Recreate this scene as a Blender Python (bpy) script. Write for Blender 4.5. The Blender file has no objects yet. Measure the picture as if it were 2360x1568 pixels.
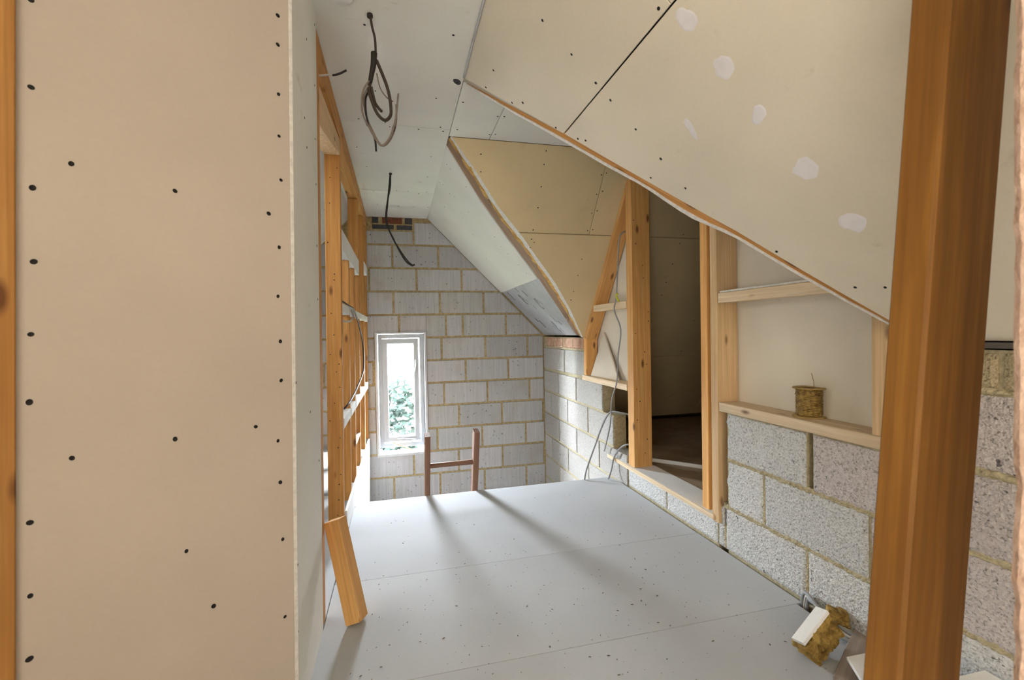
import bpy, math, random
from mathutils import Vector, Matrix, noise
random.seed(7)
S2 = math.sqrt(.5)
scene = bpy.context.scene
col = scene.collection

# ------------------------------------------------------------------ camera, world, lights, exposure
YAW, PITCH, ROLL, F, EYE = .2435, -.0194, -.019, 1059.95, 1.052
fw = Vector((math.sin(YAW)*math.cos(PITCH), math.cos(YAW)*math.cos(PITCH), math.sin(PITCH)))
rt = Vector((math.cos(YAW), -math.sin(YAW), 0)); up = rt.cross(fw)
rt, up = rt*math.cos(ROLL)+up*math.sin(ROLL), -rt*math.sin(ROLL)+up*math.cos(ROLL)
cd = bpy.data.cameras.new('camera'); cam = bpy.data.objects.new('camera', cd); col.objects.link(cam)
cam.matrix_world = Matrix((( rt.x, up.x, -fw.x, 0), (rt.y, up.y, -fw.y, 0), (rt.z, up.z, -fw.z, EYE), (0, 0, 0, 1)))
cd.sensor_fit = 'HORIZONTAL'; cd.sensor_width = 36; cd.lens = F/2360*36; cd.clip_start = .02
cd.dof.use_dof = True; cd.dof.focus_distance = 2.4; cd.dof.aperture_fstop = 7.0
scene.camera = cam
scene.view_settings.view_transform = 'Standard'; scene.view_settings.look = 'None'
scene.view_settings.gamma = 1; scene.view_settings.use_curve_mapping = False
scene.view_settings.exposure = 0.30
cy = scene.cycles                                   # light paths: enough bounces for a matt interior, no caustics
cy.max_bounces = 5; cy.diffuse_bounces = 4; cy.glossy_bounces = 1; cy.transmission_bounces = 1; cy.transparent_max_bounces = 4
cy.caustics_reflective = False; cy.caustics_refractive = False
cy.use_adaptive_sampling = True; cy.adaptive_threshold = .15; cy.adaptive_min_samples = 16
w = bpy.data.worlds.new('sky'); scene.world = w; w.use_nodes = True
bg = w.node_tree.nodes['Background']
bg.inputs[0].default_value = (.88, .96, 1.05, 1); bg.inputs[1].default_value = 285

def area(name, loc, direction, sx, sy, power, color, portal=False):
    l = bpy.data.lights.new(name, 'AREA'); l.shape = 'RECTANGLE'; l.size = sx; l.size_y = sy
    l.energy = power; l.color = color
    if portal: l.cycles.is_portal = True
    o = bpy.data.objects.new(name, l); col.objects.link(o); o.location = loc
    o.rotation_euler = Vector(direction).to_track_quat('-Z', 'Y').to_euler()
    return o
area('window_sky_portal', (.025, 4.80, .465), (0, -1, 0), .50, 1.22, 1, (1, 1, 1), True)
area('assumed_rear_fill_light', (.35, -2.50, 1.35), (0, 1, 0), 1.5, 1.2, 32, (1.0, .87, .71))  # assumed warm fill lamp behind the viewpoint; no window seen, opening boarded up
area('side_fill_light', (-.68, -.95, 1.0), (1, .05, .40), 1.3, 1.1, 41, (1.0, .93, .82))  # added fill lamp to lift the right slope; no known window there
area('assumed_left_room_light', (-1.02, 2.0, 1.66), (S2, 0, -S2), 1.0, .55, 10, (.92, .96, 1.0))  # assumed lamp brightening the room beyond the studs; no rooflight seen

# ------------------------------------------------------------------ materials
def mat(name, rough=.8):
    m = bpy.data.materials.new(name); m.use_nodes = True
    nt = m.node_tree; b = nt.nodes['Principled BSDF']; b.inputs['Roughness'].default_value = rough
    b.inputs['Specular IOR Level'].default_value = .25
    return m, nt, b
def nd(nt, t, **kw):
    n = nt.nodes.new(t)
    for k, v in kw.items():
        if k in n.inputs: n.inputs[k].default_value = v
        else: setattr(n, k, v)
    return n
def coords(nt, scale=(1, 1, 1), rnd=True):
    tc = nd(nt, 'ShaderNodeTexCoord'); mp = nd(nt, 'ShaderNodeMapping'); mp.inputs['Scale'].default_value = scale
    nt.links.new(tc.outputs['Object'], mp.inputs[0])
    oi = nd(nt, 'ShaderNodeObjectInfo')
    if rnd:
        mu = nd(nt, 'ShaderNodeMath', operation='MULTIPLY'); mu.inputs[1].default_value = 37
        nt.links.new(oi.outputs['Random'], mu.inputs[0])
        cb = nd(nt, 'ShaderNodeCombineXYZ')
        for i in range(3): nt.links.new(mu.outputs[0], cb.inputs[i])
        nt.links.new(cb.outputs[0], mp.inputs['Location'])
    return mp.outputs[0], oi
def noi(nt, v, scale, detail=3, rough=.55):
    n = nd(nt, 'ShaderNodeTexNoise'); n.inputs['Scale'].default_value = scale
    n.inputs['Detail'].default_value = detail; n.inputs['Roughness'].default_value = rough
    nt.links.new(v, n.inputs['Vector']); return n.outputs['Fac']
def ramp(nt, fac, stops):
    r = nd(nt, 'ShaderNodeValToRGB'); e = r.color_ramp.elements
    while len(e) < len(stops): e.new(.5)
    for el, (p, c) in zip(e, stops): el.position = p; el.color = (*c, 1) if len(c) == 3 else c
    nt.links.new(fac, r.inputs[0]); return r.outputs[0]
def mixc(nt, fac, a, b, blend='MIX'):
    m = nd(nt, 'ShaderNodeMix', data_type='RGBA', blend_type=blend)
    for s, v in ((m.inputs[0], fac), (m.inputs[6], a), (m.inputs[7], b)):
        if isinstance(v, (int, float)): s.default_value = v
        elif isinstance(v, tuple): s.default_value = (*v, 1)
        else: nt.links.new(v, s)
    return m.outputs[2]
def bump(nt, b, h, strength, dist=.002):
    n = nd(nt, 'ShaderNodeBump'); n.inputs['Strength'].default_value = strength; n.inputs['Distance'].default_value = dist
    nt.links.new(h, n.inputs['Height']); nt.links.new(n.outputs[0], b.inputs['Normal'])
K3 = lambda v: (v, v, v)

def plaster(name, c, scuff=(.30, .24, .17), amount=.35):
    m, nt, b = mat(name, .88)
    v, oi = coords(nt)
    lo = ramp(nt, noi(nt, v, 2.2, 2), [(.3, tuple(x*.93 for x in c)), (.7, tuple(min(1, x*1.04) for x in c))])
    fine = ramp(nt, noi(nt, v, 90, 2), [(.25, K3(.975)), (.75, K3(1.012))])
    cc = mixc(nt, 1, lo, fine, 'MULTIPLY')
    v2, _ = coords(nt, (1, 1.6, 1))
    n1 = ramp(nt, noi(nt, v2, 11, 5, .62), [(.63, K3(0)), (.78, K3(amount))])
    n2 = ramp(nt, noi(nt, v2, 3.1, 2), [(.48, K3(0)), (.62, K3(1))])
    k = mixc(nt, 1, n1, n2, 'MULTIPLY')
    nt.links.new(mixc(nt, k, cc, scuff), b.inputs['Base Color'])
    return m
def wood(name, light, dark, knot=(.10, .035, .012), rough=.62, grain=1.0, kn=True):
    m, nt, b = mat(name, rough)
    v, oi = coords(nt, (1.1, 16, 16))
    g = noi(nt, v, 2.6, 4, .6)
    v3, _ = coords(nt, (.9, 55, 55))
    g2 = noi(nt, v3, 2.2, 2)
    c = ramp(nt, g, [(.28, tuple(a+(l-a)*.25 for a, l in zip(dark, light))), (.5, tuple((a+l)/2 for a, l in zip(dark, light))), (.68, light)])
    c = mixc(nt, 1, c, ramp(nt, g2, [(.3, K3(.82)), (.7, K3(1.06))]), 'MULTIPLY')
    hv = nd(nt, 'ShaderNodeHueSaturation'); mr = nd(nt, 'ShaderNodeMapRange'); mr.inputs[3].default_value = .84; mr.inputs[4].default_value = 1.1
    nt.links.new(oi.outputs['Random'], mr.inputs[0]); nt.links.new(mr.outputs[0], hv.inputs['Value']); nt.links.new(c, hv.inputs['Color'])
    c = hv.outputs[0]
    if kn:
        v2, _ = coords(nt, (4.4, 12, 12))
        vo = nd(nt, 'ShaderNodeTexVoronoi'); vo.inputs['Scale'].default_value = 1.0; nt.links.new(v2, vo.inputs['Vector'])
        k = ramp(nt, vo.outputs['Distance'], [(.07, K3(.85)), (.16, K3(0))])
        c = mixc(nt, k, c, knot)
    nt.links.new(c, b.inputs['Base Color'])
    bump(nt, b, g2, .25, .001)
    return m
def plain(name, c, rough=.6, metal=0, spec=.25):
    m, nt, b = mat(name, rough); b.inputs['Base Color'].default_value = (*c, 1); b.inputs['Metallic'].default_value = metal
    b.inputs['Specular IOR Level'].default_value = spec
    return m
def noisy(name, c1, c2, scale, rough=.85, bs=.4, bd=.003, detail=4, stretch=(1, 1, 1)):
    m, nt, b = mat(name, rough); v, oi = coords(nt, stretch)
    n = noi(nt, v, scale, detail, .6)
    nt.links.new(ramp(nt, n, [(.35, c1), (.65, c2)]), b.inputs['Base Color']); bump(nt, b, n, bs, bd)
    return m
def block_smooth():
    m, nt, b = mat('combed_grey_block', .92)
    v, oi = coords(nt, (1, .8, 1))
    t = ramp(nt, oi.outputs['Random'], [(0, (.40, .40, .395)), (.35, (.46, .47, .475)), (.7, (.50, .505, .52)), (1, (.44, .44, .42))])
    vs, _ = coords(nt, (75, 2.2, 75))
    st = ramp(nt, noi(nt, vs, 1.0, 3, .6), [(.3, K3(.86)), (.7, K3(1.06))])
    c = mixc(nt, 1, t, st, 'MULTIPLY')
    p = ramp(nt, noi(nt, v, 46, 2, .5), [(.675, K3(0)), (.73, K3(.8))])
    c = mixc(nt, p, c, (.12, .10, .085))
    big = ramp(nt, noi(nt, v, 3.4, 4, .6), [(.56, K3(0)), (.76, K3(.55))])
    c = mixc(nt, big, c, (.33, .27, .19))
    nt.links.new(c, b.inputs['Base Color']); bump(nt, b, st, .35, .0015)
    # the combing runs up the face: local Y of every block is vertical
    return m
def block_coarse(name, a, bcol, dark):
    m, nt, b = mat(name, .95)
    v, oi = coords(nt)
    vo = nd(nt, 'ShaderNodeTexVoronoi'); vo.inputs['Scale'].default_value = 150; nt.links.new(v, vo.inputs['Vector'])
    n = noi(nt, v, 120, 4, .7)
    c = ramp(nt, vo.outputs['Color'], [(.1, a), (.9, bcol)])
    sp = ramp(nt, n, [(.53, K3(0)), (.63, K3(.85))])
    c = mixc(nt, sp, c, dark)
    hole = ramp(nt, noi(nt, v, 45, 3, .6), [(.66, K3(0)), (.71, K3(.9))])
    c = mixc(nt, hole, c, tuple(x*.45 for x in dark))
    hv = nd(nt, 'ShaderNodeHueSaturation'); mr = nd(nt, 'ShaderNodeMapRange'); mr.inputs[3].default_value = .9; mr.inputs[4].default_value = 1.06
    nt.links.new(oi.outputs['Random'], mr.inputs[0]); nt.links.new(mr.outputs[0], hv.inputs['Value']); nt.links.new(c, hv.inputs['Color'])
    nt.links.new(hv.outputs[0], b.inputs['Base Color'])
    h = nd(nt, 'ShaderNodeMath', operation='SUBTRACT'); nt.links.new(vo.outputs['Distance'], h.inputs[0]); nt.links.new(n, h.inputs[1])
    bump(nt, b, h.outputs[0], .8, .004)
    return m

IVORY = plaster('ivory_plasterboard', (.745, .68, .565))
IVORY_DIM = plaster('dimmed_ivory_plasterboard', (.535, .465, .40), amount=.18)  # same ivory board, dimmed in colour against the strong rear light
COOLB = plaster('cool_lit_plasterboard', (.80, .80, .755))  # same board again, with the cool far light put into its colour
CORE = noisy('gypsum_core', (.62, .60, .57), (.78, .76, .72), 60)
FLOORM = plaster('dusty_floor_sheet', (.50, .52, .54), (.36, .33, .30), .28)
WHITE = plaster('white_board', (.82, .82, .80), amount=.1)
PINE = wood('pine', (.60, .31, .095), (.41, .17, .038))
PINE_LIT = wood('lit_pine', (.86, .50, .19), (.68, .33, .09))  # lit copy of the pine above; brightness of the right framing painted in
PINE_L = wood('pale_sawn_pine', (.80, .58, .34), (.66, .43, .21))
PINE_P = wood('pale_lit_pine', (.83, .69, .49), (.70, .51, .30))  # paler pine copy; strong light on plates and sill edge is in the colour
PINE_D = wood('backlit_pine', (.34, .155, .030), (.18, .07, .012))  # pine darkened for the backlit post; shade put into the colour
OLDW = wood('weathered_wood', (.36, .235, .15), (.20, .12, .075), kn=False)
GREYW = wood('grey_offcut_wood', (.42, .36, .31), (.28, .22, .18), kn=False)
LADW = wood('old_ladder_wood', (.30, .17, .11), (.17, .085, .055), kn=False)
BLOCK = block_smooth()
COARSE = block_coarse('coarse_pale_block', (.56, .57, .56), (.72, .72, .70), (.24, .23, .22))
COARSE_P = block_coarse('coarse_pinkish_block', (.47, .43, .41), (.62, .575, .555), (.21, .19, .18))
COARSE_Y = block_coarse('coarse_yellow_block', (.40, .33, .20), (.50, .42, .27), (.20, .16, .09))
FARBLK = block_coarse('fine_grey_block', (.43, .42, .39), (.52, .505, .47), (.31, .295, .27))
MORTAR = noisy('sandy_mortar', (.30, .225, .105), (.47, .375, .20), 40, bs=.6)
MORTAR_L = noisy('pale_mortar', (.36, .31, .19), (.52, .455, .30), 60, bs=.9, bd=.004)
BRICK_D = noisy('dark_brick', (.045, .047, .052), (.085, .085, .09), 60)
BRICK_R = noisy('red_brick', (.14, .045, .025), (.23, .085, .05), 50)
BRICK_P = noisy('mortar_smeared_brick', (.44, .24, .16), (.58, .40, .28), 22)
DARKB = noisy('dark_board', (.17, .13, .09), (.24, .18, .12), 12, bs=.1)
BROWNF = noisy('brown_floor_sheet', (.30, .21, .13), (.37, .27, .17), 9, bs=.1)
SHELL = plain('roof_felt', (.10, .09, .08), .95)
BLACK = plain('black_cable', (.028, .024, .021), .55)
BROWNC = plain('brown_black_cable', (.055, .040, .032), .55)
GREYC = plain('grey_cable', (.30, .31, .32), .5)
BUNDLEC = plain('dull_brown_grey_cable', (.20, .165, .14), .5)
GREYC2 = plain('pale_grey_cable', (.52, .50, .46), .5)
SCREW = plain('black_screw', (.012, .011, .010), .5)
UPVC = plain('white_plastic_frame', (.52, .56, .60), .4, spec=.2)
REVEAL = plaster('white_reveal', (.60, .62, .64), amount=.1)
CHROME = plain('dull_metal', (.55, .56, .58), .35, .9)
FILLER = noisy('white_filler', (.74, .72, .74), (.80, .78, .80), 20, bs=.15)
FOAM = noisy('orange_foam', (.42, .22, .05), (.68, .42, .14), 30, bs=.8, bd=.006)
WOOL = noisy('mineral_wool', (.15, .085, .018), (.47, .31, .085), 26, bs=1, bd=.01)
BATT = noisy('pinkish_batt_edge', (.52, .34, .25), (.72, .53, .42), 40, bs=1, bd=.008)
FOIL = None
m, nt, b = mat('foil_face', .42); v, oi = coords(nt)
nt.links.new(ramp(nt, noi(nt, v, 5, 3), [(.3, (.52, .54, .57)), (.7, (.64, .66, .69))]), b.inputs['Base Color'])
b.inputs['Metallic'].default_value = .45; bump(nt, b, noi(nt, v, 14, 2), .25, .004); FOIL = m
PURPLE = plain('purple_print', (.13, .09, .15), .7)
YELLOW = plain('yellow_green_sleeve', (.55, .56, .04), .5)
BRASS = noisy('brass_wire', (.13, .075, .02), (.40, .27, .075), 70, rough=.45, bs=.5)
SPOOLW = noisy('spool_card', (.30, .19, .06), (.46, .32, .12), 30)
LEAF = noisy('dark_leaves', (.0032, .0045, .0040), (.0055, .0090, .0075), 30); LEAF.node_tree.nodes['Principled BSDF'].inputs['Specular IOR Level'].default_value = 0
PALEW = noisy('pale_render', (.55, .50, .48), (.62, .58, .56), 3)
GRASS = noisy('ground', (.05, .07, .03), (.09, .09, .05), 2)
m, nt, b = mat('window_glass'); nt.nodes.remove(b)
tr = nd(nt, 'ShaderNodeBsdfTransparent'); gl = nd(nt, 'ShaderNodeBsdfGlossy'); gl.inputs['Roughness'].default_value = .02
ms = nd(nt, 'ShaderNodeMixShader'); ms.inputs[0].default_value = .06
nt.links.new(tr.outputs[0], ms.inputs[1]); nt.links.new(gl.outputs[0], ms.inputs[2]); nt.links.new(ms.outputs[0], nt.nodes['Material Output'].inputs[0])
GLASS = m

# ------------------------------------------------------------------ helpers
def link(o, parent=None):
    col.objects.link(o)
    if parent:
        o.parent = parent; o.matrix_parent_inverse = Matrix.Translation(-parent.location) if parent.type == 'EMPTY' else parent.matrix_basis.inverted()
    return o
def mesh_obj(name, verts, faces, m, parent=None, mtx=None, smooth=False):
    me = bpy.data.meshes.new(name); me.from_pydata(verts, [], faces); me.update()
    if smooth: me.polygons.foreach_set('use_smooth', [True]*len(me.polygons))
    me.materials.append(m)
    o = bpy.data.objects.new(name, me)
    if mtx is not None: o.matrix_basis = mtx
    return link(o, parent)
def tag(o, label=None, cat=None, group=None, kind=None):
    if label: o['label'] = label
    if cat: o['category'] = cat
    if group: o['group'] = group
    if kind: o['kind'] = kind
    return o
def empty(name, loc):
    o = bpy.data.objects.new(name, None); o.location = loc; o.empty_display_size = .05; col.objects.link(o); return o
class Fr:                                             # a plane: origin, two axes, normal toward the room
    def __init__(s, O, U, V):
        s.O = Vector(O); s.U = Vector(U).normalized(); s.V = Vector(V).normalized(); s.N = s.U.cross(s.V)
    def m(s, u=0, v=0):
        p = s.O+s.U*u+s.V*v
        return Matrix(((s.U.x, s.V.x, s.N.x, p.x), (s.U.y, s.V.y, s.N.y, p.y), (s.U.z, s.V.z, s.N.z, p.z), (0, 0, 0, 1)))
    def w(s, u, v, n=0): return s.O+s.U*u+s.V*v+s.N*n
FAR = Fr((0, 4.59, 0), (1, 0, 0), (0, 0, 1))
RIGHT = Fr((1.477, 0, 0), (0, -1, 0), (0, 0, 1))      # u = -Y
LEAN = .0139
PART = Fr((-.28, 0, 0), (0, 1, 0), (LEAN, 0, 1))      # u = Y, leans a little
CEIL = Fr((0, 0, 2.167), (1, 0, 0), (0, -1, 0))       # v = -Y
FLOOR = Fr((0, 0, 0), (1, 0, 0), (0, 1, 0))
SLOPE = Fr((.31, 0, 2.167), (0, -1, 0), (-1, 0, 1))   # u = -Y, v = -(X-.31)*sqrt2
GABLE = Fr((0, 2.64, 2.167), (1, 0, 0), (0, -1, 1.378))
LSLOPE = Fr((-.39, 0, 2.167), (0, 1, 0), (1, 0, 1))
ANG = Fr((-.27, 1.29, 0), (1, 1, 0), (0, 0, 1))       # the wall at 45 degrees
def sx(x): return -(x-.31)*math.sqrt(2)
def gy(y): return -(y-2.64)*math.sqrt(1+1.378**2)
def area2(p): return sum(a[0]*b[1]-b[0]*a[1] for a, b in zip(p, p[1:]+p[:1]))/2
def inset(p, d):
    out = []; n = len(p)
    for i in range(n):
        a, b_, c = Vector(p[i-1]), Vector(p[i]), Vector(p[(i+1) % n])
        e1 = (b_-a).normalized(); e2 = (c-b_).normalized()
        n1 = Vector((-e1.y, e1.x)); n2 = Vector((-e2.y, e2.x)); k = n1+n2
        k = k/max(k.dot(n1), .25)
        out.append((b_.x+k.x*d, b_.y+k.y*d))
    return out
def clip(p, a, b_, c):                                # keep a*u+b*v<=c
    out = []
    for i in range(len(p)):
        P, Q = p[i-1], p[i]; f1 = a*P[0]+b_*P[1]-c; f2 = a*Q[0]+b_*Q[1]-c
        if (f1 <= 0) != (f2 <= 0):
            t = f1/(f1-f2); out.append((P[0]+(Q[0]-P[0])*t, P[1]+(Q[1]-P[1])*t))
        if f2 <= 0: out.append(Q)
    return out
def slab(name, poly, fr, t, m, parent=None, ch=.0015, out=0.0):
    """polygon in the plane fr, front face pushed out by `out`, t thick behind it, chamfered front edge"""
    poly = [tuple(p) for p in poly]
    if area2(poly) < 0: poly = poly[::-1]
    cu = sum(p[0] for p in poly)/len(poly); cv = sum(p[1] for p in poly)/len(poly); n = len(poly)
    rel = [(p[0]-cu, p[1]-cv) for p in poly]; ins = inset(rel, ch)
    vs = [(x, y, out) for x, y in ins]+[(x, y, out-ch) for x, y in rel]+[(x, y, out-t) for x, y in rel]
    fs = [tuple(range(n)), tuple(range(3*n-1, 2*n-1, -1))]
    for k in (0, n):
        for i in range(n): j = (i+1) % n; fs.append((k+i, k+n+i, k+n+j, k+j))
    return mesh_obj(name, vs, fs, m, parent, fr.m(cu, cv))
def rect(a, b_, c, d): return [(a, c), (b_, c), (b_, d), (a, d)]
def beam(name, p0, p1, wy, wz, ref, m, parent=None, ch=.0025):
    """squared timber from p0 to p1; wy along ref, wz across"""
    p0, p1 = Vector(p0), Vector(p1); X = (p1-p0); L = X.length; X.normalize()
    Y = Vector(ref); Y = (Y-X*Y.dot(X)).normalized(); Z = X.cross(Y)
    a, b_ = wy/2, wz/2
    sec = [(-a+ch, -b_), (a-ch, -b_), (a, -b_+ch), (a, b_-ch), (a-ch, b_), (-a+ch, b_), (-a, b_-ch), (-a, -b_+ch)]
    vs = [(-L/2, y, z) for y, z in sec]+[(L/2, y, z) for y, z in sec]
    fs = [tuple(range(7, -1, -1)), tuple(range(8, 16))]+[(i, (i+1) % 8, 8+(i+1) % 8, 8+i) for i in range(8)]
    c = (p0+p1)/2
    mt = Matrix(((X.x, Y.x, Z.x, c.x), (X.y, Y.y, Z.y, c.y), (X.z, Y.z, Z.z, c.z), (0, 0, 0, 1)))
    return mesh_obj(name, vs, fs, m, parent, mt)
def box(name, x0, x1, y0, y1, z0, z1, m, parent=None, ch=.002):
    """axis box, grain along its longest side"""
    d = (x1-x0, y1-y0, z1-z0); c = ((x0+x1)/2, (y0+y1)/2, (z0+z1)/2); k = d.index(max(d))
    e = [Vector((1, 0, 0)), Vector((0, 1, 0)), Vector((0, 0, 1))]
    v = Vector(c); j = (k+1) % 3
    return beam(name, v-e[k]*d[k]/2, v+e[k]*d[k]/2, d[j], d[3-k-j], e[j], m, parent, ch)
def smooth_path(pts, n=6):
    P = [Vector(p) for p in pts]; out = []
    for i in range(len(P)-1):
        a, b_, c, d = P[max(i-1, 0)], P[i], P[i+1], P[min(i+2, len(P)-1)]
        for k in range(n):
            t = k/n
            out.append(.5*((2*b_)+(c-a)*t+(2*a-5*b_+4*c-d)*t*t+(3*b_-a-3*c+d)*t**3))
    return out+[P[-1]]
def tube(name, pts, r, m, parent=None, n=6, sides=8, flat=1.0, taper=None):
    P = smooth_path(pts, n); c0 = P[0].copy(); vs = []; fs = []
    prev = None
    for i, p in enumerate(P):
        t = (P[min(i+1, len(P)-1)]-P[max(i-1, 0)]).normalized()
        if prev is None: a = t.orthogonal().normalized()
        else: a = (prev-t*prev.dot(t)).normalized()
        prev = a; b_ = t.cross(a)
        rr = r*(taper(i/(len(P)-1)) if taper else 1)
        for k in range(sides):
            an = 2*math.pi*k/sides
            vs.append(tuple(p-c0+a*math.cos(an)*rr+b_*math.sin(an)*rr*flat))
    for i in range(len(P)-1):
        for k in range(sides): j = (k+1) % sides; fs.append((i*sides+k, i*sides+j, (i+1)*sides+j, (i+1)*sides+k))
    fs.append(tuple(range(sides-1, -1, -1))); q = (len(P)-1)*sides; fs.append(tuple(range(q, q+sides)))
    return mesh_obj(name, vs, fs, m, parent, Matrix.Translation(c0), True)
def lathe(name, prof, m, loc, parent=None, seg=40):
    vs = []; fs = []; n = len(prof)
    for s in range(seg):
        a = 2*math.pi*s/seg
        for r, z in prof: vs.append((r*math.cos(a), r*math.sin(a), z))
    for s in range(seg):
        t = (s+1) % seg
        for k in range(n-1): fs.append((s*n+k, t*n+k, t*n+k+1, s*n+k+1))
    return mesh_obj(name, vs, fs, m, parent, Matrix.Translation(Vector(loc)), True)
def struct(o, label, cat='wall'): return tag(o, label, cat, kind='structure')
# a screw head: a small dished disc, shared by all
N8 = 10
sv = [(math.cos(2*math.pi*i/N8)*.0052, math.sin(2*math.pi*i/N8)*.0045, 0) for i in range(N8)]+[(math.cos(2*math.pi*i/N8)*.0048, math.sin(2*math.pi*i/N8)*.0042, .0009) for i in range(N8)]+[(0, 0, .0002)]
sf = [(i, (i+1) % N8, N8+(i+1) % N8, N8+i) for i in range(N8)]+[(N8+i, N8+(i+1) % N8, 2*N8) for i in range(N8)]
sme = bpy.data.meshes.new('screw'); sme.from_pydata(sv, [], sf); sme.materials.append(SCREW)
def screws(fr, uvs, parent, scale=1.0, jit=0):
    for u, v in uvs:
        o = bpy.data.objects.new('screw', sme)
        o.matrix_basis = fr.m(u+random.uniform(-jit, jit), v+random.uniform(-jit, jit)) @ Matrix.Rotation(random.uniform(0, 6), 4, 'Z') @ Matrix.Scale(scale*random.uniform(.85, 1.1), 4)
        link(o, parent)
def rough_block(name, u0, u1, v0, v1, fr, t, m, parent, amp=.0035, out=0.0, cell=.012, bite=None):
    nx = max(4, int((u1-u0)/cell)); ny = max(4, int((v1-v0)/cell)); cu, cv = (u0+u1)/2, (v0+v1)/2
    sd = random.uniform(0, 50); vs = []; fs = []
    for j in range(ny+1):
        for i in range(nx+1):
            u = (u1-u0)*(i/nx-.5); v = (v1-v0)*(j/ny-.5)
            q = Vector((u*70+sd, v*70, sd)); edge = i in (0, nx) or j in (0, ny)
            z = out+noise.noise(q)*amp*.6+noise.noise(q*2.7)*amp*.5-(.004 if edge else 0)
            if edge:
                u += noise.noise(q+Vector((9, 2, 1)))*amp*.8; v += noise.noise(q+Vector((3, 7, 5)))*amp*.8
            if bite and ((bite == 'L' and i == 0) or (bite == 'R' and i == nx)): u += noise.noise(Vector((v*22, sd, 3)))*.016
            vs.append((u, v, z))
    W = nx+1
    for j in range(ny):
        for i in range(nx): fs.append((j*W+i, j*W+i+1, (j+1)*W+i+1, (j+1)*W+i))
    ring = [i for i in range(W)]+[j*W+nx for j in range(1, ny+1)]+[ny*W+i for i in range(nx-1, -1, -1)]+[j*W for j in range(ny-1, 0, -1)]
    b0 = len(vs)
    for k in ring: vs.append((vs[k][0], vs[k][1], out-t))
    n = len(ring)
    for k in range(n): fs.append((ring[k], b0+k, b0+(k+1) % n, ring[(k+1) % n]))
    fs.append(tuple(range(b0+n-1, b0-1, -1)))
    return mesh_obj(name, vs, fs, m, parent, fr.m(cu, cv))
def part_x(z): return -.28+LEAN*z

# ================================================================== THE SHELL
WX0, WX1, WZ0, WZ1 = -.208, .262, -.118, 1.05        # opening of the small window
def multi_box(name, boxes, m):
    vs = []; fs = []
    for x0, x1, y0, y1, z0, z1 in boxes:
        k = len(vs)
        vs += [(x, y, z) for x in (x0, x1) for y in (y0, y1) for z in (z0, z1)]
        fs += [tuple(k+i for i in f) for f in ((0, 1, 3, 2), (4, 6, 7, 5), (0, 4, 5, 1), (2, 3, 7, 6), (0, 2, 6, 4), (1, 5, 7, 3))]
    return mesh_obj(name, vs, fs, m)
wall_far = multi_box('wall_far', [(-2.7, WX0, 4.597, 4.72, -2.5, 2.6), (WX1, 3.7, 4.597, 4.72, -2.5, 2.6), (WX0, WX1, 4.597, 4.72, WZ1, 2.6), (WX0, WX1, 4.597, 4.72, -2.5, WZ0)], MORTAR)
struct(wall_far, 'far gable wall of grey blocks with sandy mortar around the small window')
JZ = lambda k: 2.1315-.225*k
starts = {0: [.172], 1: [-.033, .407], 2: [.192, .634], 3: [-.033, .413, .852], 4: [.017, .469, .637, 1.082], 5: [.421, .862, 1.306], 6: [.657, 1.096], 7: [.436, .874, 1.319], 8: [.581, 1.022, 1.463], 9: [.363, .812, 1.272], 10: [.128, .569, 1.02], 11: [-.065, .38, .831, 1.271], 12: [.16, .605, 1.05], 13: [-.06, .385, .83, 1.27], 14: [.16, .605, 1.05]}
G = .0095
def far_piece(x0, x1, z0, z1):
    p = rect(x0, x1, z0, z1)
    p = clip(p, 1, 1, .31+2.167-.004)                 # under the right slope
    p = clip(p, -1, 1, 2.167+.39-.004)                # under the left slope
    if len(p) < 3 or abs(area2(p)) < .0012: return
    slab('concrete_block', p, FAR, .10, BLOCK, wall_far, .003, random.uniform(-.0015, .003))
for k in range(0, 15):
    js = list(starts[k]); z1, z0 = JZ(k)-G, JZ(k+1)+G
    while js[0] > -1.75: js.insert(0, js[0]-.445)
    while js[-1] < 1.5: js.append(js[-1]+.445)
    for a, b_ in zip(js, js[1:]):
        x0, x1 = a+G, min(b_-G, 1.472)
        if x1-x0 < .03: continue
        if k == 0:
            if x1 < .17 and x1 > -.3: far_piece(max(x0, -.225), x1, z0, 2.035); continue
            far_piece(x0, x1, z0, z1); continue
        ox0, ox1, oz0, oz1 = max(x0, WX0-.012), min(x1, WX1+.012), max(z0, WZ0-.006), min(z1, WZ1+.012)
        if ox0 < ox1 and oz0 < oz1-.004:
            if x0 < ox0-.02: far_piece(x0, ox0, z0, z1)
            if x1 > ox1+.02: far_piece(ox1, x1, z0, z1)
            if z1 > oz1+.02: far_piece(ox0, ox1, oz1, z1)
            if z0 < oz0-.02: far_piece(ox0, ox1, z0, oz0)
        else: far_piece(x0, x1, z0, z1)
for x0, x1, z0, z1, mm in [(-.212, -.155, 2.112, 2.166, BRICK_D), (-.118, .066, 2.108, 2.166, BRICK_R), (.094, .160, 2.108, 2.166, BRICK_D), (-.212, -.012, 2.055, 2.096, BRICK_D), (.015, .160, 2.052, 2.095, BRICK_D)]:
    slab('brick', rect(x0, x1, z0, z1), FAR, .08, mm, wall_far, .003, .001)

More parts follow.
